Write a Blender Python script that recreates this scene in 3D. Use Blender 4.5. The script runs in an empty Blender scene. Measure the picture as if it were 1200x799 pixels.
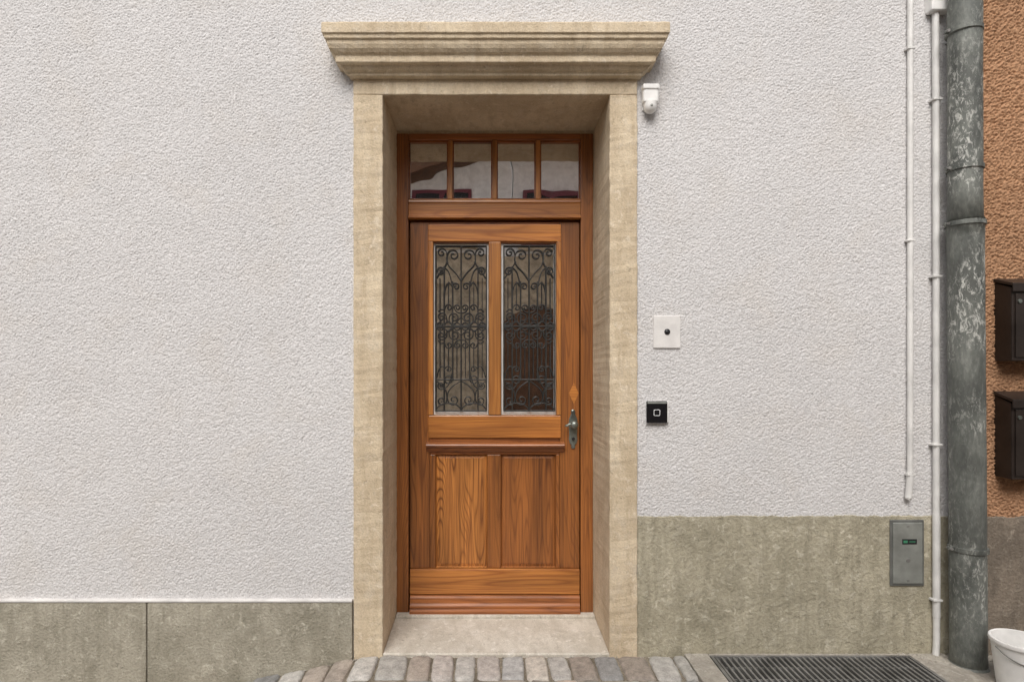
import bpy, bmesh, math, random
import numpy as np
from mathutils import Vector, noise
random.seed(7)
scene = bpy.context.scene
CAMZ = 1.34
def wx(p): return (p-572)/250.0            # metres on the facade plane (y=0), 4 mm per unit
def wz(p): return CAMZ+(430-p)/250.0
def rx(p): return (p-572)/218.75           # metres on the door plane (y=0.4)
def rz(p): return CAMZ+(430-p)/218.75

# ------------------------------------------------------------------ helpers
def link(o, parent=None):
    scene.collection.objects.link(o)
    if parent is not None: o.parent = parent
    return o
def empty(name, parent=None):
    return link(bpy.data.objects.new(name, None), parent)
def mesh_obj(name, verts, faces, mat, parent=None, smooth=False):
    me = bpy.data.meshes.new(name); me.from_pydata(verts, [], faces); me.update()
    if smooth:
        for p in me.polygons: p.use_smooth = True
    o = bpy.data.objects.new(name, me)
    if mat: me.materials.append(mat)
    return link(o, parent)
def recalc(o):
    bm = bmesh.new(); bm.from_mesh(o.data); bmesh.ops.recalc_face_normals(bm, faces=bm.faces); bm.to_mesh(o.data); bm.free()
def bevel(o, w, seg=2):
    m = o.modifiers.new('bev', 'BEVEL'); m.width = w; m.segments = seg; m.limit_method = 'ANGLE'
    m.angle_limit = math.radians(35); m.harden_normals = False
    return o
def box(name, x0, x1, y0, y1, z0, z1, mat, parent=None, bev=0.0, seg=2):
    v = [(x0,y0,z0),(x1,y0,z0),(x1,y1,z0),(x0,y1,z0),(x0,y0,z1),(x1,y0,z1),(x1,y1,z1),(x0,y1,z1)]
    f = [(0,3,2,1),(4,5,6,7),(0,1,5,4),(1,2,6,5),(2,3,7,6),(3,0,4,7)]
    o = mesh_obj(name, v, f, mat, parent)
    if bev: bevel(o, bev, seg)
    return o
CLOUD=bpy.data.textures.new('chipping','CLOUDS'); CLOUD.noise_scale=.035; CLOUD.noise_depth=3
def weather(o,strength):
    m=o.modifiers.new('worn','DISPLACE'); m.texture=CLOUD; m.strength=strength; m.mid_level=.5; m.texture_coords='LOCAL'
def worn_block(name,x0,x1,y0,y1,z0,z1,mat,parent,axis,step=.02,bev=.006,strength=.008):
    """stone block cut into slices along its length so its arrises can wear unevenly"""
    if axis=='Z': n=int((z1-z0)/step); ring=lambda t:[(x0,y0,z0+(z1-z0)*t),(x1,y0,z0+(z1-z0)*t),(x1,y1,z0+(z1-z0)*t),(x0,y1,z0+(z1-z0)*t)]
    else: n=int((x1-x0)/step); ring=lambda t:[(x0+(x1-x0)*t,y0,z0),(x0+(x1-x0)*t,y0,z1),(x0+(x1-x0)*t,y1,z1),(x0+(x1-x0)*t,y1,z0)]
    V=[];F=[]
    for i in range(n+1): V+=ring(i/n)
    for i in range(n):
        for k in range(4): a=i*4+k; b=i*4+(k+1)%4; F.append((a,b,b+4,a+4))
    F+=[(0,1,2,3),tuple(n*4+k for k in range(4))]
    o=mesh_obj(name,V,F,mat,parent); recalc(o); bevel(o,bev,3); weather(o,strength); return o
def prism_x(name, prof, x0, x1, mat, parent=None, bev=0, smooth=False):
    n = len(prof)
    v = [(x0,y,z) for y,z in prof]+[(x1,y,z) for y,z in prof]
    f = [tuple(range(n)), tuple(range(2*n-1, n-1, -1))]
    for i in range(n):
        j = (i+1)%n; f.append((i, i+n, j+n, j))
    o = mesh_obj(name, v, f, mat, parent); recalc(o)
    if bev: bevel(o, bev)
    return o
def lathe(name, prof, centre, axis, mat, parent=None, seg=32, smooth=True):
    v=[];f=[]
    for r,h in prof:
        for k in range(seg):
            a=2*math.pi*k/seg; c,s=r*math.cos(a),r*math.sin(a)
            if axis=='Z': p=(c,s,h)
            elif axis=='Y': p=(c,h,s)
            else: p=(h,c,s)
            v.append((p[0]+centre[0],p[1]+centre[1],p[2]+centre[2]))
    for i in range(len(prof)-1):
        for k in range(seg):
            a=i*seg+k; b=i*seg+(k+1)%seg; f.append((a,b,b+seg,a+seg))
    f.append(tuple(range(seg))); f.append(tuple(range((len(prof)-1)*seg,len(prof)*seg)))
    o=mesh_obj(name,v,f,mat,parent); recalc(o)
    if smooth:
        for p in o.data.polygons:
            if len(p.vertices)==4: p.use_smooth=True
        m=o.modifiers.new('es','EDGE_SPLIT'); m.split_angle=math.radians(40)
    return o
def curve(name, splines, r, mat, parent=None, nurbs=True, res=6):
    cu=bpy.data.curves.new(name,'CURVE'); cu.dimensions='3D'; cu.bevel_depth=r; cu.bevel_resolution=3; cu.use_fill_caps=True
    for pts in splines:
        s=cu.splines.new('NURBS' if nurbs and len(pts)>2 else 'POLY'); s.points.add(len(pts)-1)
        for i,p in enumerate(pts): s.points[i].co=(p[0],p[1],p[2],1)
        if s.type=='NURBS':
            s.order_u=3; s.use_endpoint_u=True; s.resolution_u=res
    cu.materials.append(mat)
    return link(bpy.data.objects.new(name,cu),parent)

# ------------------------------------------------------------------ materials
class M:
    def __init__(s,name):
        s.m=bpy.data.materials.new(name); s.m.use_nodes=True; s.t=s.m.node_tree
        s.b=s.t.nodes['Principled BSDF']; s.co=s.n('ShaderNodeTexCoord').outputs['Object']
    def n(s,t): return s.t.nodes.new(t)
    def l(s,a,b): s.t.links.new(a,b)
    def mapv(s,scale,src=None,loc=(0,0,0),rot=(0,0,0)):
        n=s.n('ShaderNodeMapping'); n.inputs['Scale'].default_value=scale; n.inputs['Location'].default_value=loc; n.inputs['Rotation'].default_value=rot
        s.l(src or s.co,n.inputs['Vector']); return n.outputs[0]
    def noise(s,scale,detail=4,rough=.55,dist=0,src=None):
        n=s.n('ShaderNodeTexNoise'); n.inputs['Scale'].default_value=scale; n.inputs['Detail'].default_value=detail
        n.inputs['Roughness'].default_value=rough; n.inputs['Distortion'].default_value=dist
        s.l(src or s.co,n.inputs['Vector']); return n.outputs['Fac']
    def ramp(s,src,stops,interp='LINEAR'):
        n=s.n('ShaderNodeValToRGB'); cr=n.color_ramp; cr.interpolation=interp
        while len(cr.elements)<len(stops): cr.elements.new(.5)
        for e,(p,c) in zip(cr.elements,stops):
            e.position=p; e.color=(c[0],c[1],c[2],1) if isinstance(c,tuple) else (c,c,c,1)
        s.l(src,n.inputs[0]); return n.outputs[0]
    def mix(s,a,b,fac,mode='MIX'):
        n=s.n('ShaderNodeMix'); n.data_type='RGBA'; n.blend_type=mode
        for sock,v in ((n.inputs[0],fac),(n.inputs[6],a),(n.inputs[7],b)):
            if isinstance(v,(int,float)): sock.default_value=v if sock==n.inputs[0] else (v,v,v,1)
            elif isinstance(v,tuple): sock.default_value=(v[0],v[1],v[2],1)
            else: s.l(v,sock)
        return n.outputs[2]
    def math(s,op,a,b=0.0,clamp=False):
        n=s.n('ShaderNodeMath'); n.operation=op; n.use_clamp=clamp
        for i,v in enumerate((a,b)):
            if isinstance(v,(int,float)): n.inputs[i].default_value=v
            else: s.l(v,n.inputs[i])
        return n.outputs[0]
    def bump(s,h,dist,strength=1.0,normal=None):
        n=s.n('ShaderNodeBump'); n.inputs['Distance'].default_value=dist; n.inputs['Strength'].default_value=strength
        s.l(h,n.inputs['Height'])
        if normal: s.l(normal,n.inputs['Normal'])
        return n.outputs[0]
    def out(s,col=None,rough=.8,nrm=None,**kw):
        if col is not None:
            if isinstance(col,tuple): s.b.inputs['Base Color'].default_value=(*col,1)
            else: s.l(col,s.b.inputs['Base Color'])
        if isinstance(rough,(int,float)): s.b.inputs['Roughness'].default_value=rough
        else: s.l(rough,s.b.inputs['Roughness'])
        if nrm is not None: s.l(nrm,s.b.inputs['Normal'])
        for k,v in kw.items(): s.b.inputs[k.replace('_',' ')].default_value=v
        return s.m

def mat_stucco(name,col,var=.05,warm=(1,.98,.95)):
    m=M(name)
    big=m.noise(1.1,3,.6); gr=m.noise(190,2,.7); pt=m.noise(3.4,3,.6,.5)
    c=m.mix(tuple(x*(1-var) for x in col),col,m.ramp(big,[(.35,0.0),(.65,1.0)]))
    c=m.mix(c,tuple(x*w*.95 for x,w in zip(col,warm)),m.ramp(pt,[(.5,0.0),(.75,.8)]))
    c=m.mix(c,m.ramp(gr,[(.32,.72),(.52,1.05)]),1,'MULTIPLY')
    m.b.inputs['Specular IOR Level'].default_value=.15
    return m.out(c,.95)
MAT_WALL=mat_stucco('white_roughcast',(.645,.633,.632))
MAT_ORANGE=mat_stucco('orange_roughcast',(.46,.265,.155),.2)
def mat_stone(name,col,dark,stain,grain=140,d=.0022,scratch=0):
    m=M(name)
    a=m.noise(3.2,5,.65); b=m.noise(14,4,.6,.4); c=m.noise(grain,2,.6)
    k=m.mix(col,dark,m.ramp(a,[(.38,0.0),(.68,1.0)]))
    k=m.mix(k,stain,m.ramp(b,[(.52,0.0),(.78,.75)]))
    s=m.noise(5,3,.6,.3,m.mapv((5,2,.7)))
    k=m.mix(k,dark,m.ramp(s,[(.47,0.0),(.70,.8)]))
    sp=m.noise(38,3,.75,.8)
    k=m.mix(k,tuple(x*.62 for x in dark),m.ramp(sp,[(.59,0.0),(.71,.65)]))
    lt=m.noise(23,4,.75,.6,m.mapv((1,1,1),None,(9,3,5)))
    k=m.mix(k,tuple(min(1,x*1.22+.03) for x in stain),m.ramp(lt,[(.57,0.0),(.69,.6)]))
    k=m.mix(k,m.ramp(c,[(.3,.82),(.6,1.04)]),.8,'MULTIPLY')
    h=m.math('ADD',c,m.math('MULTIPLY',b,1.5))
    return m.out(k,.88,m.bump(h,d,1.0))
MAT_SAND=mat_stone('sandstone',(.67,.56,.405),(.49,.39,.265),(.62,.54,.43))
MAT_SLAB=mat_stone('threshold_stone',(.64,.595,.52),(.46,.415,.345),(.68,.65,.60))
MAT_PL=mat_stone('plinth_concrete',(.39,.36,.29),(.26,.24,.185),(.46,.43,.355),90,.005)
MAT_PR=mat_stone('plinth_render',(.44,.40,.30),(.28,.255,.185),(.53,.49,.395),80,.005)
MAT_PN=mat_stone('neighbour_plinth',(.22,.18,.14),(.14,.115,.09),(.29,.25,.20),80,.005)
MAT_CON=mat_stone('apron_concrete',(.44,.405,.35),(.27,.245,.21),(.54,.505,.45),100,.004)

def mat_wood(name,axis,light,dark,fig=34,rough=.36,figamt=.75):
    m=M(name)
    oi=m.n('ShaderNodeObjectInfo'); cmb=m.n('ShaderNodeCombineXYZ')
    r=oi.outputs['Random']
    m.l(m.math('MULTIPLY',r,37.0),cmb.inputs[0]); m.l(m.math('MULTIPLY',r,11.0),cmb.inputs[1]); m.l(m.math('MULTIPLY',r,53.0),cmb.inputs[2])
    va=m.n('ShaderNodeVectorMath'); va.operation='ADD'; m.l(m.co,va.inputs[0]); m.l(cmb.outputs[0],va.inputs[1]); base=va.outputs[0]
    def st(a,b): return {'X':(b,a,a),'Z':(a,a,b)}[axis]
    f0=m.noise(1.0,1.5,.4,.15,m.mapv(st(7,.62),base))
    lines=m.math('ABSOLUTE',m.math('SINE',m.math('MULTIPLY',f0,fig*math.pi)))
    lines=m.ramp(lines,[(0,1.0),(.28,.55),(.75,.0)])
    fade=m.noise(1,2,.5,0,m.mapv(st(5,.9),base,(3,8,2)))
    lines=m.math('MULTIPLY',lines,m.ramp(fade,[(.3,.35),(.6,1.0)]))
    st1=m.noise(1,4,.6,0,m.mapv(st(110,2.2),base)); st2=m.noise(1,3,.6,0,m.mapv(st(420,9),base)); bl=m.noise(1,2,.5,0,m.mapv(st(9,1.2),base))
    c=m.mix(light,dark,m.math('MULTIPLY',lines,figamt))
    c=m.mix(c,dark,m.ramp(st1,[(.42,0.0),(.72,.75)]))
    c=m.mix(c,m.ramp(bl,[(.3,.68),(.7,1.2)]),1,'MULTIPLY')
    c=m.mix(c,m.ramp(r,[(0,.82),(1,1.14)]),1,'MULTIPLY')
    c=m.mix(c,m.ramp(st2,[(.35,.82),(.6,1.05)]),.8,'MULTIPLY')
    return m.out(c,m.ramp(st1,[(.3,rough-.05),(.7,rough+.12)]),m.bump(st1,.0005,.7),Coat_Weight=.18,Coat_Roughness=.22)
WZ=mat_wood('pine_upright','Z',(.31,.112,.028),(.105,.033,.010),30)
WZL=mat_wood('pine_upright_light','Z',(.50,.208,.052),(.25,.080,.018),24)
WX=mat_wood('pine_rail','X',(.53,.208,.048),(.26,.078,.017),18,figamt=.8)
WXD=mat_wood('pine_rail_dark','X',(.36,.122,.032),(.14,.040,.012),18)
WP=mat_wood('pine_panel','Z',(.54,.215,.054),(.12,.032,.008),36,figamt=1.0)
WPD=mat_wood('pine_panel_dark','Z',(.36,.130,.034),(.10,.029,.009),34,figamt=.95)
def simple(name,col,rough=.5,metal=0,bumps=0,bs=200,var=.12):
    m=M(name); n=m.noise(9,4,.6); c=m.mix(tuple(x*(1-var) for x in col),tuple(min(1,x*(1+var)) for x in col),m.ramp(n,[(.35,0.0),(.65,1.0)]))
    nr=m.bump(m.noise(bs,3,.6),bumps,1) if bumps else None
    return m.out(c,m.ramp(n,[(.3,max(0,rough-.06)),(.7,rough+.08)]),nr,Metallic=metal)
IRON=simple('wrought_iron',(.026,.025,.023),.6,.1,0,300,.3)
HANDLE=simple('aged_nickel',(.20,.22,.20),.38,.8,.0004,120,.35)
WHITE=simple('white_plastic',(.80,.79,.77),.4)
CONDUIT=simple('painted_conduit',(.70,.69,.67),.5,0,.0005,60)
PLATEW=simple('plate_white',(.70,.68,.66),.6,0,.0004)
BLACK=simple('black_plastic',(.018,.018,.02),.3)
BLACKG=simple('black_gloss',(.008,.008,.010),.12)
ICON=simple('icon_white',(.8,.8,.8),.4)
GREY=simple('grey_metal_cover',(.26,.27,.25),.5,.3,.0006,60,.2)
GREYD=simple('cover_frame_metal',(.17,.175,.165),.5,.4,.0006,60,.2)
GREEN=simple('label_green',(.05,.22,.12),.5)
MAILB=simple('mailbox_brown',(.024,.017,.014),.38,.1,.0008,60,.25)
STEEL=simple('galvanised_grate',(.22,.215,.205),.55,.4,.001,90,.3)
DARK=simple('dark_void',(.012,.011,.010),.95)
INT=simple('hall_plaster',(.45,.37,.27),.9)
SPACER=simple('glazing_spacer',(.80,.80,.78),.4)
def mat_zinc():
    m=M('zinc_patina')
    a=m.noise(7,4,.65,.6,m.mapv((1,1,.45))); s=m.noise(34,4,.8,.7,m.mapv((1.6,1.6,.8))); f=m.noise(90,3,.6,0,m.mapv((1,1,.35))); big=m.noise(2.2,3,.5,.5)
    area=m.noise(3.1,2,.5,0,m.mapv((1,1,.6),None,(4,1,7)))
    c=m.mix((.085,.092,.084),(.20,.21,.19),m.ramp(a,[(.35,0.0),(.65,1.0)]))
    c=m.mix(c,(.062,.066,.060),m.ramp(big,[(.5,0.0),(.62,.6)]))
    c=m.mix(c,(.58,.58,.54),m.math('MULTIPLY',m.ramp(s,[(.51,0.0),(.62,.9)]),m.ramp(area,[(.42,.12),(.56,1.0)])))
    c=m.mix(c,m.ramp(f,[(.3,.75),(.7,1.15)]),.9,'MULTIPLY')
    return m.out(c,m.ramp(a,[(.3,.5),(.7,.7)]),m.bump(f,.0008),Metallic=.1)
ZINC=mat_zinc()
def mat_glass():
    m=M('window_glass'); t=m.t
    g=m.n('ShaderNodeBsdfGlossy'); g.inputs['Roughness'].default_value=.01; g.inputs['Color'].default_value=(.97,.98,1,1)
    tr=m.n('ShaderNodeBsdfTransparent'); tr.inputs['Color'].default_value=(.80,.83,.80,1)
    fr=m.n('ShaderNodeFresnel'); fr.inputs['IOR'].default_value=2.1
    w=m.bump(m.noise(5,1,.5),.004,.3)
    m.l(w,g.inputs['Normal'])
    mx=m.n('ShaderNodeMixShader'); m.l(m.math('MULTIPLY',fr.outputs[0],5.6,True),mx.inputs[0]); m.l(tr.outputs[0],mx.inputs[1]); m.l(g.outputs[0],mx.inputs[2])
    m.l(mx.outputs[0],t.nodes['Material Output'].inputs[0]); return m.m
GLASS=mat_glass()
def mat_setts():
    m=M('sett_stone'); at=m.n('ShaderNodeVertexColor'); at.layer_name='Col'
    a=m.noise(26,4,.65); b=m.noise(150,3,.6)
    c=m.mix(at.outputs[0],m.ramp(a,[(.3,.68),(.7,1.22)]),1,'MULTIPLY')
    c=m.mix(c,m.ramp(b,[(.3,.75),(.7,1.15)]),.9,'MULTIPLY')
    return m.out(c,.8,m.bump(m.math('ADD',a,m.math('MULTIPLY',b,.4)),.004))
SETT=mat_setts()
def mat_ground():
    m=M('joint_grit'); a=m.noise(5,3,.6); b=m.noise(160,3,.7)
    c=m.mix((.16,.135,.10),(.30,.26,.20),m.ramp(a,[(.35,0.0),(.65,1.0)])); c=m.mix(c,m.ramp(b,[(.3,.5),(.7,1.4)]),1,'MULTIPLY')
    return m.out(c,.95,m.bump(b,.006))
GRIT=mat_ground()

# ------------------------------------------------------------------ terrain height
def gz(x,y=0):
    z=0.0
    if x<-.58:
        d=-.58-x; z=-.215*min(d,1.6)-.06*max(0,min(d-1.6,8))
    z-=.015*max(0,min(1.5,-y-.1))
    return z
xs=[-250,-120,-60,-30,-15,-9.5,-8,-7,-6,-5,-4,-3,-2.5,-2.18,-1.8,-1.4,-1.0,-.8,-.68,-.58]+[-.4+i*.4 for i in range(0,26)]+[12,20,40,80,160,250]
ys=[-250,-120,-60,-30,-15,-10,-8]+[-7+i*.5 for i in range(0,15)]+[3,10,30,80,250]
v=[(x,y,gz(x,y)-.0135) for y in ys for x in xs]; nx=len(xs)
f=[(j*nx+i,j*nx+i+1,(j+1)*nx+i+1,(j+1)*nx+i) for j in range(len(ys)-1) for i in range(nx-1)]
GX0,GX1,GY0,GY1=1.037,1.944,-.045,-.42
AX0,AX1,AY1=.915,2.13,-.52
def overlaps(q):
    X=[v[k][0] for k in q]; Y=[v[k][1] for k in q]
    return max(X)>GX0 and min(X)<GX1 and max(Y)>GY1+.0 and min(Y)<GY0
mesh_obj('ground',v,[q for q in f if not overlaps(q)],GRIT,None,True)
def fill_ground():
    qs=[q for q in f if overlaps(q)]
    X0=min(v[k][0] for q in qs for k in q); X1=max(v[k][0] for q in qs for k in q); Y0=min(v[k][1] for q in qs for k in q); Y1=max(v[k][1] for q in qs for k in q)
    V=[];F=[]
    for a,b,c,d_ in ((X0,X1,GY0+.013,Y1),(X0,X1,Y0,GY1-.012),(X0,GX0-.011,GY1-.012,GY0+.013),(GX1+.011,X1,GY1-.012,GY0+.013)):
        n=len(V); V+=[(a,c,gz(a,c)-.0135),(b,c,gz(b,c)-.0135),(b,d_,gz(b,d_)-.0135),(a,d_,gz(a,d_)-.0135)]; F.append((n,n+1,n+2,n+3))
    g=bpy.data.objects['ground']; me=g.data; bm=bmesh.new(); bm.from_mesh(me)
    vs=[bm.verts.new(p) for p in V]
    for q in F: bm.faces.new([vs[k] for k in q])
    bm.to_mesh(me); bm.free()
fill_ground()

def setts():
    V=[];F=[];C=[]
    def one(x0,x1,y0,y1,col,n):
        b=len(V); cx,cy=(x0+x1)/2,(y0+y1)/2; hx,hy=(x1-x0)/2,(y1-y0)/2
        tilt=random.uniform(-.003,.003),random.uniform(-.003,.003); dz=random.uniform(-.003,.003); so=random.uniform(0,99)
        sk=random.uniform(-.005,.005); ex=random.uniform(7,12)
        for j in range(n+1):
            for i in range(n+1):
                u=math.sin((i/n-.5)*math.pi); w=math.sin((j/n-.5)*math.pi)
                ed=max(abs(u),abs(w))
                rr=(abs(u)**ex+abs(w)**ex)**(1/ex); sc=ed/rr if rr>1e-6 else 1
                x=cx+u*hx*sc+sk*w; y=cy+w*hy*sc
                wob=noise.noise(Vector((x*45,y*45,so)))
                x+=wob*.0045; y+=noise.noise(Vector((y*45,x*45,so)))*.004
                h=(1-abs(u)**16)*(1-abs(w)**18)
                z=gz(x,y)-.030+.030*h**.5+(dz+tilt[0]*u+tilt[1]*w+wob*.004)*h
                V.append((x,y,z)); C.append(col)
        for j in range(n):
            for i in range(n):
                a=b+j*(n+1)+i; F.append((a,a+1,a+n+2,a+n+1))
    y=-.010; first=True
    while y>-6.0:
        ln=.215 if first else random.uniform(.165,.19); first=False
        x=-6+random.uniform(0,.1)
        n=12 if y>-.8 else 5
        while x<6:
            w=random.choice((random.uniform(.095,.12),random.uniform(.11,.15)))
            ya,yb=y-ln+.004+random.uniform(-.008,.006),y-.003+random.uniform(-.006,.002)
            if yb>AY1 and x<AX0 and x+w>AX0-.05: w=AX0-x
            inap=(x+w>AX0+.005 and x<AX1+.005 and yb>AY1) or w<.04
            nearright=(x>AX1 and yb>AY1)
            if not inap and not nearright:
                g=random.uniform(.27,.50)
                col=random.choice(((1.06,.96,.84),(1.02,.97,.90),(1.10,.94,.80),(.98,.96,.93),(1.06,.96,.88),(1.03,.98,.90)))
                one(x+.003,x+w-.003,ya,yb,tuple(g*k for k in col),n)
            x+=max(w,.02)
        y-=ln
    o=mesh_obj('cobblestone_pavement',V,F,SETT,None,True)
    ca=o.data.color_attributes.new('Col','FLOAT_COLOR','POINT')
    ca.data.foreach_set('color',[k for c in C for k in (*c,1)])
setts()
def apron():
    p=empty('concrete_drain_apron')
    z0,z1=-.06,.004
    box('left_strip',AX0,GX0-.012,AY1,-.008,z0,z1,MAT_CON,p,.004)
    box('right_strip',GX1+.012,AX1,AY1,-.008,z0,z1,MAT_CON,p,.004)
    box('front_strip',GX0-.010,GX1+.010,AY1,GY1-.012,z0,z1-.001,MAT_CON,p,.004)
    box('back_strip',GX0-.010,GX1+.010,GY0+.014,-.008,z0,z1-.001,MAT_CON,p,.003)
    box('pavement_patch',AX1+.004,6,AY1,-.008,z0,z1-.006,MAT_CON,p,.004)
apron()
def grate():
    p=empty('drain_grate')
    box('pit',GX0-.011,GX1+.011,GY1-.011,GY0+.013,-.27,-.25,DARK,p)
    for nm,a in (('frame_left',(GX0-.010,GX0+.004,GY1,GY0)),('frame_right',(GX1-.004,GX1+.010,GY1,GY0)),('frame_back',(GX0-.010,GX1+.010,GY0+.0005,GY0+.012)),('frame_front',(GX0-.010,GX1+.010,GY1-.011,GY1-.0005))):
        box(nm,*a,-.05,.007,STEEL,p,.001)
    n=34
    V=[];F=[]
    for i in range(n):
        x=GX0+.014+(GX1-GX0-.028)*i/(n-1); w=.0048
        b=len(V); V+= [(x-w,GY1,-.03),(x+w,GY1,-.03),(x+w,GY0,-.03),(x-w,GY0,-.03),(x-w,GY1,.004),(x+w,GY1,.004),(x+w,GY0,.004),(x-w,GY0,.004)]
        F+=[tuple(b+k for k in q) for q in ((0,3,2,1),(4,5,6,7),(0,1,5,4),(1,2,6,5),(2,3,7,6),(3,0,4,7))]
    mesh_obj('bars',V,F,STEEL,p)
    for k,y in enumerate((-.13,-.23,-.33)): box('cross_bar_%d'%k,GX0+.004,GX1-.004,y-.002,y+.002,-.029,-.002,STEEL,p)
grate()

# ------------------------------------------------------------------ roughcast relief as real geometry
def relief(name,x0,x1,z0,z1,step,lam,amp,mat,parent,seed,holes=(),y=0.0):
    nx_=int(round((x1-x0)/step))+1; nz_=int(round((z1-z0)/step))+1
    fx=np.fft.fftfreq(nx_,step)[None,:]; fz=np.fft.fftfreq(nz_,step)[:,None]; fr=np.sqrt(fx*fx+fz*fz)
    def band(l,bw,s):
        w=np.fft.fft2(np.random.RandomState(s).randn(nz_,nx_)); k=np.exp(-((fr-1/l)/(bw/l))**2); r=np.fft.ifft2(w*k).real; return r/r.std()
    a=band(lam,.8,seed); b=band(lam*.6,.6,seed+1); c=band(lam*3,.7,seed+2); e=band(.35,.7,seed+3)
    h=np.tanh(.95*(a+.65*b+.3*c)+.4)*.5+.5
    h=h*amp+amp*.25
    X=np.linspace(x0,x1,nx_); Z=np.linspace(z0,z1,nz_)
    co=np.empty((nz_,nx_,3),np.float32); co[:,:,0]=X[None,:]; co[:,:,2]=Z[:,None]; co[:,:,1]=y-h+e*.0005
    keep=np.ones((nz_-1,nx_-1),bool)
    cx_=(X[:-1]+X[1:])/2; cz_=(Z[:-1]+Z[1:])/2
    for hx0,hx1,hz0,hz1 in holes:
        keep&=~(((cx_>hx0)&(cx_<hx1))[None,:]&((cz_>hz0)&(cz_<hz1))[:,None])
    jj,ii=np.nonzero(keep); a0=jj*nx_+ii
    quads=np.stack([a0,a0+1,a0+nx_+1,a0+nx_],1).astype(np.int32)
    me=bpy.data.meshes.new(name)
    me.vertices.add(nx_*nz_); me.vertices.foreach_set('co',co.ravel())
    n=len(quads); me.loops.add(n*4); me.loops.foreach_set('vertex_index',quads.ravel())
    me.polygons.add(n); me.polygons.foreach_set('loop_start',np.arange(0,n*4,4,dtype=np.int32))
    me.polygons.foreach_set('use_smooth',np.ones(n,bool))
    me.update(calc_edges=True); me.materials.append(mat)
    return link(bpy.data.objects.new(name,me),parent)

# ------------------------------------------------------------------ house
house=empty('plaster_house')
XL,XR=-6.0,2.262
SL,IL,IR,SR=wx(415),wx(449.5),wx(713.5),wx(746)
ZI=wz(113); ZS=2.69
def facade():
    xs=[XL,SL+.01,SR-.01,XR]; zs=[-1.2,ZS,6.2]
    V=[(x,.004,z) for z in zs for x in xs]; F=[(0,1,5,4),(2,3,7,6),(4,5,9,8),(5,6,10,9),(6,7,11,10)]
    o=mesh_obj('wall_core',V,F,MAT_WALL,house)
    s=o.modifiers.new('s','SOLIDIFY'); s.thickness=.39; s.offset=-1
    relief('front_wall',-3.6,XR,.24,3.9,.0036,.0130,.0043,MAT_WALL,house,11,holes=((SL+.01,SR-.01,-1,ZS-.01),(SR-.02,9,-1,wz(604)-.004)))
facade()
box('side_wall_left',XL,XL+.3,.41,7,-1.2,6.2,MAT_WALL,house)
box('side_wall_right',XR-.3,XR,.41,7,-1.2,6.2,MAT_WALL,house)
box('back_wall',XL+.31,XR-.31,6.7,7,-1.2,6.2,MAT_WALL,house)
ROOF=simple('roof_tiles',(.20,.08,.05),.8,0,.01,30)
prism_x('roof',[(-.35,6.12),(3.5,8.6),(7.35,6.12),(7.35,6.25),(3.5,8.75),(-.35,6.25)],XL-.1,XR+.0,ROOF,house)
box('plinth_left_a',XL,wx(174.5),-.024,.003,-1.2,wz(704)+.001,MAT_PL,house,.004)
box('plinth_left_b',wx(175.8),SL-.004,-.024,.003,-1.2,wz(704)+.001,MAT_PL,house,.004)
box('stop_bead',XL,SL-.004,-.028,.003,wz(703.2)+.0015,wz(700.6)+.001,PLATEW,house,.002)
def ragged_plinth(name,x0,x1,zt,y,mat,parent,amp=.004):
    n=int((x1-x0)/.012); V=[];F=[]
    for i in range(n+1):
        x=x0+(x1-x0)*i/n; t=zt+amp*noise.noise(Vector((x*14,1.3,0)))+amp*.6*noise.noise(Vector((x*60,4.3,0)))
        V+=[(x,y,-1.2),(x,y,t-.003),(x,y+.003,t),(x,.0037,t+.001)]
    for i in range(n):
        for k in range(3): a=i*4+k; F.append((a,a+4,a+5,a+1))
    return mesh_obj(name,V,F,mat,parent)
ragged_plinth('plinth_right',SR+.001,XR-.001,wz(604),-.007,MAT_PR,house,.007)
# sandstone surround
sur=empty('sandstone_door_surround',house)
worn_block('jamb_left',SL,IL,-.018,.47,-.3,ZI,MAT_SAND,sur,'Z')
worn_block('jamb_right',IR,SR,-.018,.47,-.3,ZI,MAT_SAND,sur,'Z')
worn_block('lintel',SL,SR,-.018,.47,ZI-.001,ZS-.0005,MAT_SAND,sur,'X')
def cornice():
    prof=[(.0,2.885),(.126,2.874),(.128,2.868),(.128,2.826),(.120,2.822),(.119,2.806),(.110,2.802),(.108,2.786),(.101,2.770),(.090,2.757),(.080,2.750),(.078,2.746),(.078,2.722),(.075,2.718),(.058,2.716),(.054,2.708),(.044,2.699),(.034,2.695),(.030,2.692),(.030,2.681),(.018,2.679),(.0,2.679)]
    c0,hw=(SL+SR)/2,(SR-SL)/2-.014
    NS=60; V=[];F=[]; R=NS+3
    for p,z in prof:
        V.append((c0-hw-p,.05,z))
        for i in range(NS+1): V.append((c0-(hw+p)+2*(hw+p)*i/NS,-p-.0182,z))
        V.append((c0+hw+p,.05,z))
    for i in range(len(prof)-1):
        for k in range(R-1): a=i*R+k; F.append((a,a+1,a+R+1,a+R))
    n=len(prof); F.append(tuple(range(R-1,-1,-1))); F.append(tuple((n-1)*R+k for k in range(R)))
    o=mesh_obj('cornice',V,F,MAT_SAND,sur); recalc(o)
    bevel(o,.0025,2); weather(o,.005)
cornice()
prism_x('stone_threshold',[(-.016,-.25),(-.016,.000),(-.010,.006),(.372,.016),(.47,.016),(.47,-.25)],IL+.001,IR-.001,MAT_SLAB,sur)
box('door_sill_strip',IL+.002,IR-.002,.352,.398,.0162,.030,MAT_SLAB,sur,.003)

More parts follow.
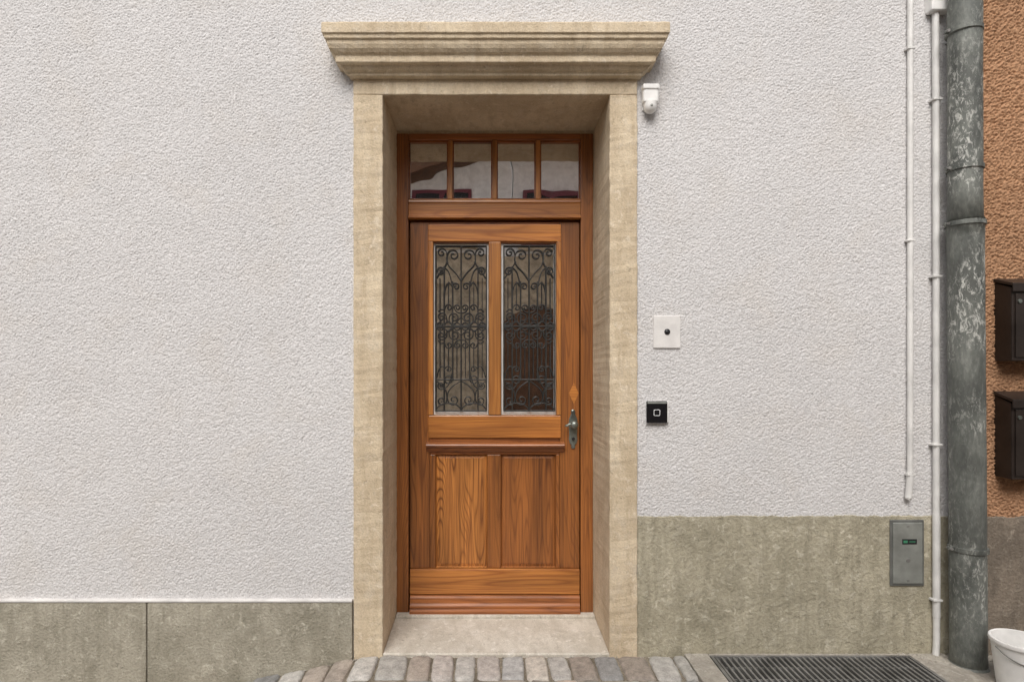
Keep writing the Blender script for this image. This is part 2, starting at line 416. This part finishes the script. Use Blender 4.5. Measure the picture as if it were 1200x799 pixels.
# ------------------------------------------------------------------ door
door=empty('wooden_front_door',house)
def db(name,a,b,c,d,y0,y1,mat,bev=.003):
    return box(name,rx(a),rx(b),y0,y1,rz(d),rz(c),mat,door,bev,2)
FY=.400
db('frame_left',463,478.6,156.5,719,FY,.47,WZ,.004); db('frame_right',680.6,695,156.5,719,FY,.47,WZ,.004)
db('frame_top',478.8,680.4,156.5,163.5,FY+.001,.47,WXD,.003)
db('frame_packing_l',459,462.8,150,719,.41,.47,MAT_SAND,0)
db('frame_packing_r',695.2,700,150,719,.41,.47,MAT_SAND,0)
db('frame_packing_t',459,700,148,156.3,.412,.47,MAT_SAND,0)
for i,(a,b) in enumerate(((524.5,530.2),(576.8,582.2),(628,633.4))): db('transom_mullion_%d'%i,a,b,163.7,233,FY+.006,.455,WZL,.003)
zt,zb=rz(233.2),rz(256.5)
prism_x('transom_rail',[(.47,zt),(.404,zt),(.398,zt-.006),(.396,zt-.018),(.402,zt-.024),(.402,zb+.022),(.396,zb+.016),(.384,zb+.010),(.384,zb+.002),(.40,zb),(.47,zb)],rx(478.8),rx(680.4),WX,door,.0015)
for i,(a,b) in enumerate(((478.6,524.5),(530.2,576.8),(582.2,628),(633.4,680.6))):
    box('transom_glass_%d'%i,rx(a),rx(b),.436,.439,rz(233),rz(163.6),GLASS,door)
    for nm,q in (('t',(a,b,163.6,165.2)),('b',(a,b,231,233)),('l',(a,a+1.4,165.3,230.9)),('r',(b-1.4,b,165.3,230.9))):
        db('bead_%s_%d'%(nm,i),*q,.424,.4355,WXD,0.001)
LY=.416
db('stile_left',480.2,503.2,259.5,666.5,LY,.455,WZ,.003)
db('stile_right',656.2,679.6,259.5,666.5,LY,.455,WZ,.003)
db('top_rail',503.4,656,259.5,284,LY+.001,.455,WXD,.003)
db('glazing_frame_top',501.5,657.8,262.5,282.5,LY-.007,LY+.0005,WX,.005)
db('glazing_frame_left',501.5,507.4,282.8,486.5,LY-.007,LY+.03,WZL,.004)
db('glazing_frame_right',652.4,657.8,282.8,486.5,LY-.007,LY+.03,WZL,.004)
db('glazing_mullion',572.6,587.2,282.8,486.5,LY-.010,LY+.035,WZL,.006)
db('lock_rail',501.5,657.8,486.8,513.5,LY-.007,.455,WX,.005)
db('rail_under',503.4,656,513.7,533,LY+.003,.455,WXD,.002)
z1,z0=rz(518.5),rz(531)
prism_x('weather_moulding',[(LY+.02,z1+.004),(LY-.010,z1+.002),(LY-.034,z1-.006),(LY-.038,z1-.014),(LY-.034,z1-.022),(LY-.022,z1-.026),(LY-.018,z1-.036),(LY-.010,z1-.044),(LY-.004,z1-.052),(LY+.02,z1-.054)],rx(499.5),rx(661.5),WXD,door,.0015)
db('panel_stile_left',503.4,510,533.2,666.5,LY+.001,.455,WZ,.003)
db('panel_muntin',571,587,533.2,666.5,LY+.001,.455,WZ,.003)
db('panel_stile_right',652,656,533.2,666.5,LY+.001,.455,WZ,.002)
def raised_panel(name,a,b,c,d,mat):
    x0,x1,z1,z0=rx(a),rx(b),rz(c),rz(d)
    rings=[(0,.000),(.004,.010),(.006,.0145),(.0075,.0135),(.020,.0105),(.0215,.009)]
    V=[];F=[]
    for ins,dy in rings: y=LY+dy+.002; V+=[(x0+ins,y,z0+ins),(x1-ins,y,z0+ins),(x1-ins,y,z1-ins),(x0+ins,y,z1-ins)]
    for i in range(len(rings)-1):
        for k in range(4): a_=i*4+k; b_=i*4+(k+1)%4; F.append((a_,b_,b_+4,a_+4))
    n=(len(rings)-1)*4; F.append((n,n+1,n+2,n+3))
    mesh_obj(name,V,F,mat,door)
raised_panel('panel_left',510.1,570.9,533.2,666.3,WP)
raised_panel('panel_right',587.1,651.9,533.2,666.3,WPD)
db('panel_backing',480.2,679.6,533,666,.457,.465,DARK,0)
db('bottom_rail',480.2,679.6,667,696.5,LY-.012,.455,WX,.004)
zr=rz(697.2); zz=rz(718.2)
pr=[(.455,zr),(LY-.014,zr),(LY-.022,zr-.004),(LY-.026,zr-.012),(LY-.026,zr-.040),(LY-.030,zr-.044),(LY-.036,zr-.050),(LY-.038,zr-.058),(LY-.036,zr-.066),(LY-.044,zr-.070),(LY-.047,zr-.078),(LY-.047,zz),(.455,zz)]
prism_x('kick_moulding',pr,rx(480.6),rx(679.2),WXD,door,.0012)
for i,(a,b) in enumerate(((507.4,572.6),(587.2,652.4))):
    box('door_glass_%d'%i,rx(a),rx(b),.438,.441,rz(487),rz(282),GLASS,door)
    for nm,q in (('l',(a+.5,a+2.6,284,486)),('r',(b-2.6,b-.5,284,486)),('b',(a+2.7,b-2.7,482.6,486))):
        db('spacer_%s_%d'%(nm,i),*q,.4345,.4375,SPACER,0)
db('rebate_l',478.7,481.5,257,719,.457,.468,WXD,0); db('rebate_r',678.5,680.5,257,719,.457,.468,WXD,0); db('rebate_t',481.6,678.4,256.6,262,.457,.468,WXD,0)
cx,cz=rx(673),rz(461)
mesh_obj('diamond_inlay',[(cx,LY-.0012,cz+.058),(cx+.026,LY-.0012,cz),(cx,LY-.0012,cz-.058),(cx-.026,LY-.0012,cz),(cx,LY+.001,cz+.058),(cx+.026,LY+.001,cz),(cx,LY+.001,cz-.058),(cx-.026,LY+.001,cz)],[(0,3,2,1),(0,1,5,4),(1,2,6,5),(2,3,7,6),(3,0,4,7)],WX,door)

def grille(name,pl,pr_):
    g=empty(name,door); cxp=(pl+pr_)/2; Y=.422
    def P(u,v): return (rx(cxp+u),Y,rz(285+v))
    S=[];B=[];T=[]
    def bar(u0,v0,u1,v1): B.append([P(u0,v0),P(u1,v1)])
    def pts(l): S.append([P(*q) for q in l])
    def ring(u,v,r): S.append([P(u+r*math.cos(a),v+r*math.sin(a)) for a in [2*math.pi*k/14 for k in range(15)]])
    bar(-30,2,30,2); bar(-30,197,30,197); bar(-30,2,-30,197); bar(30,2,30,197)
    bar(0,2,0,197)
    for s in (-1,1):
        bar(s*10,44,s*10,160); bar(s*20,26,s*20,197)
        T.append([P(s*5,112),P(s*5,158)]); T.append([P(s*15,116),P(s*15,150)]); T.append([P(s*15,44),P(s*15,76)]); T.append([P(s*25,40),P(s*25,158)])
        ring(s*15,97,5.2); ring(s*5,97,4.4); ring(s*25,97,4.6); ring(s*15,160,4.5)
        T.append([P(0,86),P(s*10,97)]); T.append([P(0,108),P(s*10,97)]); T.append([P(s*20,86),P(s*10,97)]); T.append([P(s*20,108),P(s*10,97)]); T.append([P(s*20,86),P(s*30,97)]); T.append([P(s*20,108),P(s*30,97)])
    bar(-30,97,30,97); bar(-30,160,30,160)
    def spiral(u,v,R,a0,turns,d=1,n=14,lead=None):
        l=list(lead or [])
        for i in range(n+1):
            t=i/n; a=a0+d*turns*2*math.pi*t; r=R*(1-.82*t)
            l.append((u+r*math.cos(a),v+r*math.sin(a)))
        pts(l)
    for s in (-1,1):
        dd=lambda a:(a if s>0 else math.pi-a)
        spiral(s*9,13,7.5,dd(0),1.35,-s,lead=[(s*1,42),(s*6,34),(s*15,26),(s*17.5,18)])
        spiral(s*23,10,6,dd(math.pi),1.35,s,lead=[(s*29,40),(s*24,32),(s*17,24),(s*16.5,15)])
        spiral(s*24,32,5,dd(-math.pi/2),1.3,s,lead=[(s*10,52),(s*12,40),(s*16,29)])
        spiral(s*6,50,5,dd(0),1.3,-s,lead=[(s*20,62),(s*19,50),(s*14,44)])
        for q in (1,-1):
            spiral(s*8,97-q*10,6.5,dd(0.0),1.35,(-s)*q,lead=[(s*1,97-q*1),(s*8,97-q*0.5),(s*14,97-q*4)])
            spiral(s*23,97-q*11,6,dd(math.pi),1.35,s*q,lead=[(s*30,97-q*1),(s*22,97-q*1),(s*16.5,97-q*5)])
            spiral(s*14.5,97-q*22,4.5,dd(0),1.25,-s*q,lead=[(s*27,97-q*17),(s*24,97-q*21),(s*20,97-q*19)])
            spiral(s*4.5,97-q*22,4,dd(0),1.2,-s*q,lead=[(s*1,97-q*16),(s*5,97-q*16)])
        spiral(s*9,184,7,dd(0),1.35,s,lead=[(s*1,162),(s*7,165),(s*15,173),(s*16.5,180)])
        spiral(s*23,185,6,dd(math.pi),1.35,-s,lead=[(s*29,162),(s*24,166),(s*18,172),(s*16.5,180)])
        spiral(s*24,167,4.5,dd(math.pi/2),1.3,-s,lead=[(s*10,150),(s*12,160),(s*17,170)])
        spiral(s*15,148,4.5,dd(0),1.25,-s,lead=[(s*29,158),(s*27,148),(s*22,143)])
        pts([(s*0,196),(s*3,190),(s*15,187),(s*27,190),(s*30,196)])
    curve('scrolls',S,.0030,IRON,g); curve('bars',B,.0036,IRON,g,False); curve('thin_bars',T,.0022,IRON,g,False)
    for u,v in ((0,42),(-10,97),(10,97),(0,97),(-20,97),(20,97),(0,160),(-10,160),(10,160),(16.5,22),(-16.5,22)):
        p=P(u,v); box('collar',p[0]-.006,p[0]+.006,p[1]-.006,p[1]+.006,p[2]-.006,p[2]+.006,IRON,g,.002)
grille('iron_grille_left',507,573); grille('iron_grille_right',588,653)

h=empty('door_handle',door)
def plate():
    pr=[(0,-.105),(.007,-.103),(.010,-.094),(.008,-.086),(.016,-.074),(.020,-.055),(.018,-.03),(.020,0),(.021,.03),(.019,.055),(.012,.074),(.008,.084),(.010,.094),(.007,.103),(0,.106)]
    cx,cz=rx(672),rz(503)
    out=[(cx+a*1.15,cz+b) for a,b in pr]+[(cx-a*1.15,cz+b) for a,b in reversed(pr[1:-1])]
    n=len(out); V=[(x,LY-.0005,z) for x,z in out]+[(x,LY-.006,z) for x,z in out]
    V+=[(cx+(x-cx)*.75,LY-.009,cz+(z-cz)*.95) for x,z in out]
    F=[]
    for L_ in range(2):
        for i in range(n): j=(i+1)%n; F.append((L_*n+i,L_*n+j,(L_+1)*n+j,(L_+1)*n+i))
    F.append(tuple(range(2*n,3*n)))
    recalc(mesh_obj('back_plate',V,F,HANDLE,h))
plate()
cx,cz=rx(672),rz(497)
lathe('spindle',[(.013,-.03),(.010,-.035),(.010,-.052),(.012,-.056)],(cx,LY+.022,cz),'Y',HANDLE,h)
lathe('knob',[(.009,-.005),(.016,-.010),(.021,-.020),(.022,-.028),(.017,-.037),(.008,-.041),(.001,-.042)],(cx,LY-.024,cz),'Y',HANDLE,h)
curve('lever_curl',[[(cx,LY-.045,cz),(cx-.012,LY-.048,cz+.004),(cx-.028,LY-.046,cz+.003),(cx-.040,LY-.044,cz-.008),(cx-.046,LY-.044,cz-.002)]],.007,HANDLE,h)
lathe('lock_cylinder',[(.0085,0),(.0085,-.014),(.007,-.016),(.001,-.0165)],(cx,LY-.008,rz(514)),'Y',BLACK,h,20)

hall=empty('hallway',house)
hy0,hy1=.475,3.6
box('hall_floor',-.9,1.0,hy0,hy1,-.05,.0,INT,hall); box('hall_ceiling',-.9,1.0,hy0,hy1,2.75,2.8,INT,hall)
box('hall_wall_l',-.95,-.9,hy0,hy1,-.05,2.8,INT,hall); box('hall_wall_r',1.0,1.05,hy0,hy1,-.05,2.8,INT,hall)
box('hall_wall_end',-.9,1.0,hy1,hy1+.05,-.05,2.8,INT,hall)
box('inner_door',-.35,.45,hy1-.06,hy1-.005,.0,2.05,WZ,hall,.01)

# ------------------------------------------------------------------ wall fittings
d=empty('security_sensor')
x0,x1=wx(750.5),wx(768.5)
box('mount_plate',x0+.004,x1-.004,-.012,-.0005,wz(131),wz(107),WHITE,d,.003)
box('body',x0,x1,-.055,-.012,wz(126),wz(106),WHITE,d,.010,4)
box('hood',x0-.002,x1+.002,-.060,-.014,wz(111),wz(105),WHITE,d,.005,3)
lathe('sensor_head',[(.001,-.050),(.016,-.048),(.026,-.038),(.030,-.020),(.030,-.0)],((x0+x1)/2,-.034,wz(124)),'Z',WHITE,d)
lathe('lens',[(.001,-.006),(.005,-.005),(.006,-.003),(.006,.0)],((x0+x1)/2,-.060,wz(130)),'Y',GREY,d,20)

d=empty('doorbell')
box('plate',wx(765),wx(796.5),-.012,-.0005,wz(408),wz(370),PLATEW,d,.003)
lathe('bezel',[(.014,-.006),(.014,-.0135),(.0125,-.0155),(.011,-.0155),(.010,-.012)],(wx(781),0,wz(389)),'Y',BLACK,d)
lathe('button',[(.010,-.008),(.010,-.014),(.008,-.016),(.001,-.017)],(wx(781),0,wz(389)),'Y',BLACK,d,24)

d=empty('access_keypad')
box('back_box',wx(757),wx(782.5),-.016,-.0005,wz(494.5),wz(470),WHITE,d,.003)
box('black_front',wx(756),wx(780.5),-.026,-.0155,wz(495),wz(469.5),BLACKG,d,.005,3)
box('top_strip',wx(757),wx(779.5),-.0266,-.024,wz(472.5),wz(470.5),GREY,d,.001)
def rrect(cx,cz,h,r,y,n=6):
    P=[]
    for sx,sz,a0 in ((1,1,0),(-1,1,90),(-1,-1,180),(1,-1,270)):
        for k in range(n+1):
            a=math.radians(a0+90*k/n); P.append((cx+sx*(h-r)+r*math.cos(a),y,cz+sz*(h-r)+r*math.sin(a)))
    P.append(P[0]); return P
curve('icon',[rrect(wx(768),wz(483),.0135,.005,-.0262)],.0013,ICON,d,False)

def clip(p,x,z,r,y):
    box('clip',x-r-.007,x+r+.002,y-r-.0008,-.0005,z-.005,z+.005,CONDUIT,p,.002)
d=empty('cable_conduit')
x=wx(1063.5)
curve('tube',[[(x,-.018,3.9),(x,-.018,wz(300)),(x-.001,-.018,wz(572)),(x-.004,-.018,wz(580)),(x-.012,-.016,wz(584))]],.0125,CONDUIT,d)
curve('tube_lower',[[(x-.001,-.0185,wz(552)),(x-.003,-.0185,wz(570)),(x-.009,-.0185,wz(582))]],.0155,CONDUIT,d)
for z in (wz(60),wz(283),wz(555)): clip(d,x,z,.0135,-.018)
d=empty('cable_conduit')
x=wx(1092)
box('junction_box',wx(1083),wx(1107),-.050,-.0005,wz(19),wz(-30),WHITE,d,.006,3)
curve('tube',[[(x,-.022,wz(10)),(x,-.022,wz(20)),(x+.004,-.022,wz(200)),(x+.004,-.022,wz(560)),(x+.005,-.022,wz(730)),(x+.006,-.022,wz(752)),(x+.000,-.024,.004)]],.0145,CONDUIT,d)
curve('sleeve',[[(x+.0045,-.022,wz(600)),(x+.005,-.022,wz(720))]],.0165,CONDUIT,d,False)
for z in (wz(120),wz(325),wz(520),wz(700)): clip(d,x+.004,z,.017,-.022)

d=empty('drainpipe')
PY=-.105; sc=700/(2.8+PY)
def pxp(p): return (p-572)/sc
def pzp(p): return CAMZ+(430-p)/sc
xt,xm,xb=pxp(1129.5),pxp(1131),pxp(1135)
def tube(name,xa,za,xb_,zb_,r,mat,seg=40,n=24,lips=True):
    V=[];F=[]
    for i in range(n+1):
        t=i/n; x=xa+(xb_-xa)*t; z=za+(zb_-za)*t
        rr=r+(.0025 if lips and (i==0 or i==n) else 0)+.0006*math.sin(i*2.1)
        for k in range(seg):
            a=2*math.pi*k/seg; V.append((x+rr*math.cos(a),PY+rr*math.sin(a),z))
    for i in range(n):
        for k in range(seg): F.append((i*seg+k,i*seg+(k+1)%seg,(i+1)*seg+(k+1)%seg,(i+1)*seg+k))
    F.append(tuple(range(seg))); F.append(tuple(range(n*seg,(n+1)*seg)))
    o=mesh_obj(name,V,F,mat,d)
    for p in o.data.polygons:
        if len(p.vertices)==4: p.use_smooth=True
    return o
tube('upper_pipe',xt,6.1,xm,pzp(268),.0645,ZINC)
tube('lower_pipe',xm,pzp(258),xb,pzp(786),.0690,ZINC)
lathe('foot_collar',[(.074,0),(.076,.01),(.071,.018)],(xb,PY,-.01),'Z',ZINC,d,40)
for i,(p,r) in enumerate(((38,.0655),(198,.0655),(263,.0715),(642,.070))):
    z=pzp(p); xx=xt+(xm-xt)*min(1,p/263) if p<265 else xb-.002
    lathe('clamp_%d'%i,[(r,-.011),(r+.005,-.009),(r+.005,.009),(r,.011)],(xx,PY,z),'Z',ZINC,d,40)
    box('clamp_ear_%d'%i,xx-r-.022,xx-r-.002,PY-.006,PY+.006,z-.008,z+.008,ZINC,d,.003)
    box('clamp_ear_r_%d'%i,xx+r+.002,xx+r+.014,PY-.006,PY+.006,z-.008,z+.008,ZINC,d,.003)
    lathe('clamp_bolt_%d'%i,[(.007,-.016),(.007,-.008),(.004,-.008),(.004,.016)],(xx-r-.014,PY,z),'Y',STEEL,d,8)
    curve('wall_bracket_%d'%i,[[(xx,PY+r,z),(xx,.02,z)]],.006,STEEL,d,False)

d=empty('utility_cover')
box('frame',wx(1041),wx(1080.5),-.014,-.0065,wz(685),wz(608),GREYD,d,.003)
box('lid',wx(1043.5),wx(1078),-.019,-.0135,wz(682),wz(611),GREY,d,.003)
box('label',wx(1054),wx(1071),-.0205,-.0188,wz(636),wz(630),BLACK,d,.0005)
box('label_stripe',wx(1055),wx(1060),-.0212,-.0203,wz(634.5),wz(631.5),GREEN,d,.0003)
box('label_text',wx(1062),wx(1069),-.0212,-.0203,wz(633.5),wz(632.5),GREEN,d,.0002)
for q in (615,678): lathe('lid_screw',[(.005,-.0215),(.005,-.018)],(wx(1061),0,wz(q)),'Y',STEEL,d,12)
lathe('lid_lock',[(.009,-.0215),(.009,-.018)],(wx(1061),0,wz(655)),'Y',STEEL,d,16)

# ------------------------------------------------------------------ neighbour
nb=empty('orange_house')
box('wall_core',XR+.001,9,.004,.4,-1.2,6.6,MAT_ORANGE,nb)
relief('front_wall',XR+.001,3.6,wz(604)-.02,3.9,.0038,.018,.0105,MAT_ORANGE,nb,31)
box('side_wall',8.6,9,.41,7,-1.2,6.6,MAT_ORANGE,nb)
prism_x('roof',[(-.35,6.6),(3.5,9.0),(7.35,6.6),(7.35,6.72),(3.5,9.12),(-.35,6.72)],XR+.02,9.1,ROOF,nb)
ragged_plinth('plinth',XR+.001,9,wz(604),-.015,MAT_PN,nb,.008)
box('window_frame',4.2,5.2,-.03,.0,1.2,2.6,WHITE,nb,.005); box('window_pane',4.3,5.1,-.034,-.031,1.3,2.5,GLASS,nb)

def mailbox(zt,zb):
    m=empty('mailbox')
    x0=2.366; x1=x0+.27; D_=.105
    prism_x('body',[(-.0,zb),(-D_+.004,zb),(-D_+.004,zt-.052),(-.0,zt-.014)],x0,x1,MAILB,m,.004)
    prism_x('lid',[(-.0,zt),(-.012,zt),(-D_-.010,zt-.034),(-D_-.010,zt-.072),(-D_-.006,zt-.072),(-D_-.005,zt-.045),(-.0,zt-.0125)],x0-.006,x1+.006,MAILB,m,.002)
    box('front_door',x0+.014,x1-.014,-D_-.002,-D_+.005,zb+.016,zt-.080,MAILB,m,.002)
    lathe('keyhole',[(.009,-.006),(.009,0),],(x0+.030,-D_-.001,zt-.115),'Y',HANDLE,m,16)
    box('name_slot',x0+.09,x1-.05,-D_-.0045,-D_-.002,zt-.17,zt-.145,GREY,m,.001)
mailbox(wz(327),wz(423)); mailbox(wz(458),wz(557))

bk=empty('plastic_bucket')
bx,by=2.235,-.30
prof=[(.001,.004),(.078,.004),(.080,.0),(.084,.0),(.104,.178),(.110,.180),(.112,.186),(.110,.196),(.106,.198),(.101,.196),(.100,.176),(.081,.010),(.001,.010)]
lathe('pail',prof,(bx,by,.004),'Z',WHITE,bk,48)
hp=[(bx+.112*math.cos(a),by+.112*math.sin(a)*.85,.175-.055*math.sin((a-math.pi)))for a in [math.pi+math.pi*k/12 for k in range(13)]]
curve('handle',[hp],.0025,STEEL,bk)

def debris():
    bm=bmesh.new()
    for i in range(300):
        if i<150: x=random.uniform(1.98,2.5); y=-abs(random.gauss(0,.06))-.012
        else: x=random.uniform(-1.2,2.0); y=random.uniform(-.03,-.012)
        r=random.choice((.002,.003,.004,.006))
        mt=bmesh.ops.create_icosphere(bm,subdivisions=1,radius=r)
        sx,sy=random.uniform(.7,1.5),random.uniform(.7,1.3)
        for v_ in mt['verts']: v_.co=Vector((v_.co.x*sx+x,v_.co.y*sy+y,v_.co.z*.7+gz(x)+(-.010 if x<.93 else .004)+random.uniform(-.0008,.0008)))
    me=bpy.data.meshes.new('gravel'); bm.to_mesh(me); bm.free(); me.materials.append(MAT_CON); link(bpy.data.objects.new('loose_gravel',me))
debris()

# ------------------------------------------------------------------ opposite side of the street (seen in the glass)
op=empty('opposite_house')
OY=-6.2
OW=simple('opposite_white',(.82,.81,.79),.9,0,0,30); OT=simple('opposite_tan',(.50,.42,.31),.9,0,0,12,.35)
RED=simple('red_frames',(.16,.03,.045),.5); BEAM=simple('eaves_wood',(.15,.075,.04),.7,0,0,30,.3)
def gable(name,prof,y0,y1,mat):
    n=len(prof); V=[(a,y0,b) for a,b in prof]+[(a,y1,b) for a,b in prof]
    F=[tuple(range(n)),tuple(range(2*n-1,n-1,-1))]+[(k,(k+1)%n,(k+1)%n+n,k+n) for k in range(n)]
    recalc(mesh_obj(name,V,F,mat,op))
gable('low_wing_wall',[(-8,3.2),(.38,3.2),(.38,5.02),(-1.6,4.42),(-5,3.5),(-8,3.3)],OY-.5,OY,OW)
gable('low_wing_verge',[(-8.1,3.18),(-5,3.38),(-1.6,4.30),(.45,4.92),(.45,5.14),(-1.6,4.54),(-5,3.62),(-8.1,3.42)],OY+.002,OY+.50,BEAM)
gable('tall_wing_wall',[(.40,3.2),(8,3.2),(8,4.92),(.40,4.92)],OY-.5,OY-.03,OW)
box('lower_wall',-8,8,OY-.5,OY+.02,-1.6,3.19,OT,op)
prism_x('tall_wing_roof',[(OY+.50,4.90),(OY+.50,4.98),(OY-4,6.6),(OY-4,6.5)],.52,8.4,ROOF,op)
for i in range(13):
    x=.56+i*.58; prism_x('rafter_%d'%i,[(OY+.47,4.72),(OY+.47,4.88),(OY-.2,5.11),(OY-.2,4.95)],x,x+.12,BEAM,op)
for i,x in enumerate((-2.3,-.75,1.05,2.9,5.2)):
    box('window_%d_frame'%i,x-.5,x+.5,OY-.02,OY+.06,3.35,4.26,RED,op,.01)
    box('window_%d_pane_l'%i,x-.43,x-.03,OY+.061,OY+.066,3.42,4.18,BLACKG,op); box('window_%d_pane_r'%i,x+.03,x+.43,OY+.061,OY+.066,3.42,4.18,BLACKG,op)
    box('window_%d_sill'%i,x-.56,x+.56,OY-.02,OY+.14,3.26,3.34,MAT_SAND,op,.01)
for i,x in enumerate((-5.4,-2.3,.85,3.8)):
    pts=[(x-.75,-1.4),(x+.75,-1.4),(x+.75,1.7)]+[(x+.75*math.cos(a),1.7+.6*math.sin(a)) for a in [math.pi*k/12 for k in range(1,12)]]+[(x-.75,1.7)]
    n=len(pts); V=[(a,OY+.02,b) for a,b in pts]+[(a,OY+.08,b) for a,b in pts]
    F=[tuple(range(n,2*n))]+[(k,(k+1)%n,(k+1)%n+n,k+n) for k in range(n)]
    mesh_obj('arched_gate_%d'%i,V,F,WZ if i%2 else BEAM,op)
box('string_course',-8,8,OY+.021,OY+.07,2.72,2.86,MAT_SAND,op,.01)

# ------------------------------------------------------------------ light
w=bpy.data.worlds.new('World'); scene.world=w; w.use_nodes=True; nt=w.node_tree
sky=nt.nodes.new('ShaderNodeTexSky'); sky.sky_type='NISHITA'; sky.sun_disc=False
EL,AZ=48,193
sky.sun_elevation=math.radians(EL); sky.sun_rotation=math.radians(AZ); sky.air_density=1.0; sky.dust_density=4.0; sky.ozone_density=1.0
hs=nt.nodes.new('ShaderNodeHueSaturation'); hs.inputs['Saturation'].default_value=.25
bg=nt.nodes['Background']; nt.links.new(sky.outputs[0],hs.inputs['Color']); nt.links.new(hs.outputs[0],bg.inputs[0]); bg.inputs[1].default_value=.15
sd=bpy.data.lights.new('sun','SUN'); sd.energy=2.3; sd.angle=math.radians(38); sd.color=(1,.955,.90)
so=link(bpy.data.objects.new('sun',sd))
az=math.radians(AZ); el=math.radians(EL)
dirv=Vector((math.sin(az)*math.cos(el),math.cos(az)*math.cos(el),math.sin(el)))
so.rotation_euler=dirv.to_track_quat('Z','Y').to_euler(); so.location=dirv*20

cam=bpy.data.cameras.new('camera'); co=link(bpy.data.objects.new('camera',cam)); scene.camera=co
co.location=(0,-2.8,CAMZ); co.rotation_euler=(math.radians(90),0,0)
cam.sensor_width=36; cam.lens=21.0; cam.shift_x=28/1200; cam.shift_y=30.5/1200; cam.clip_start=.05; cam.clip_end=1000
scene.view_settings.view_transform='Standard'; scene.view_settings.look='None'; scene.view_settings.exposure=0; scene.view_settings.gamma=1
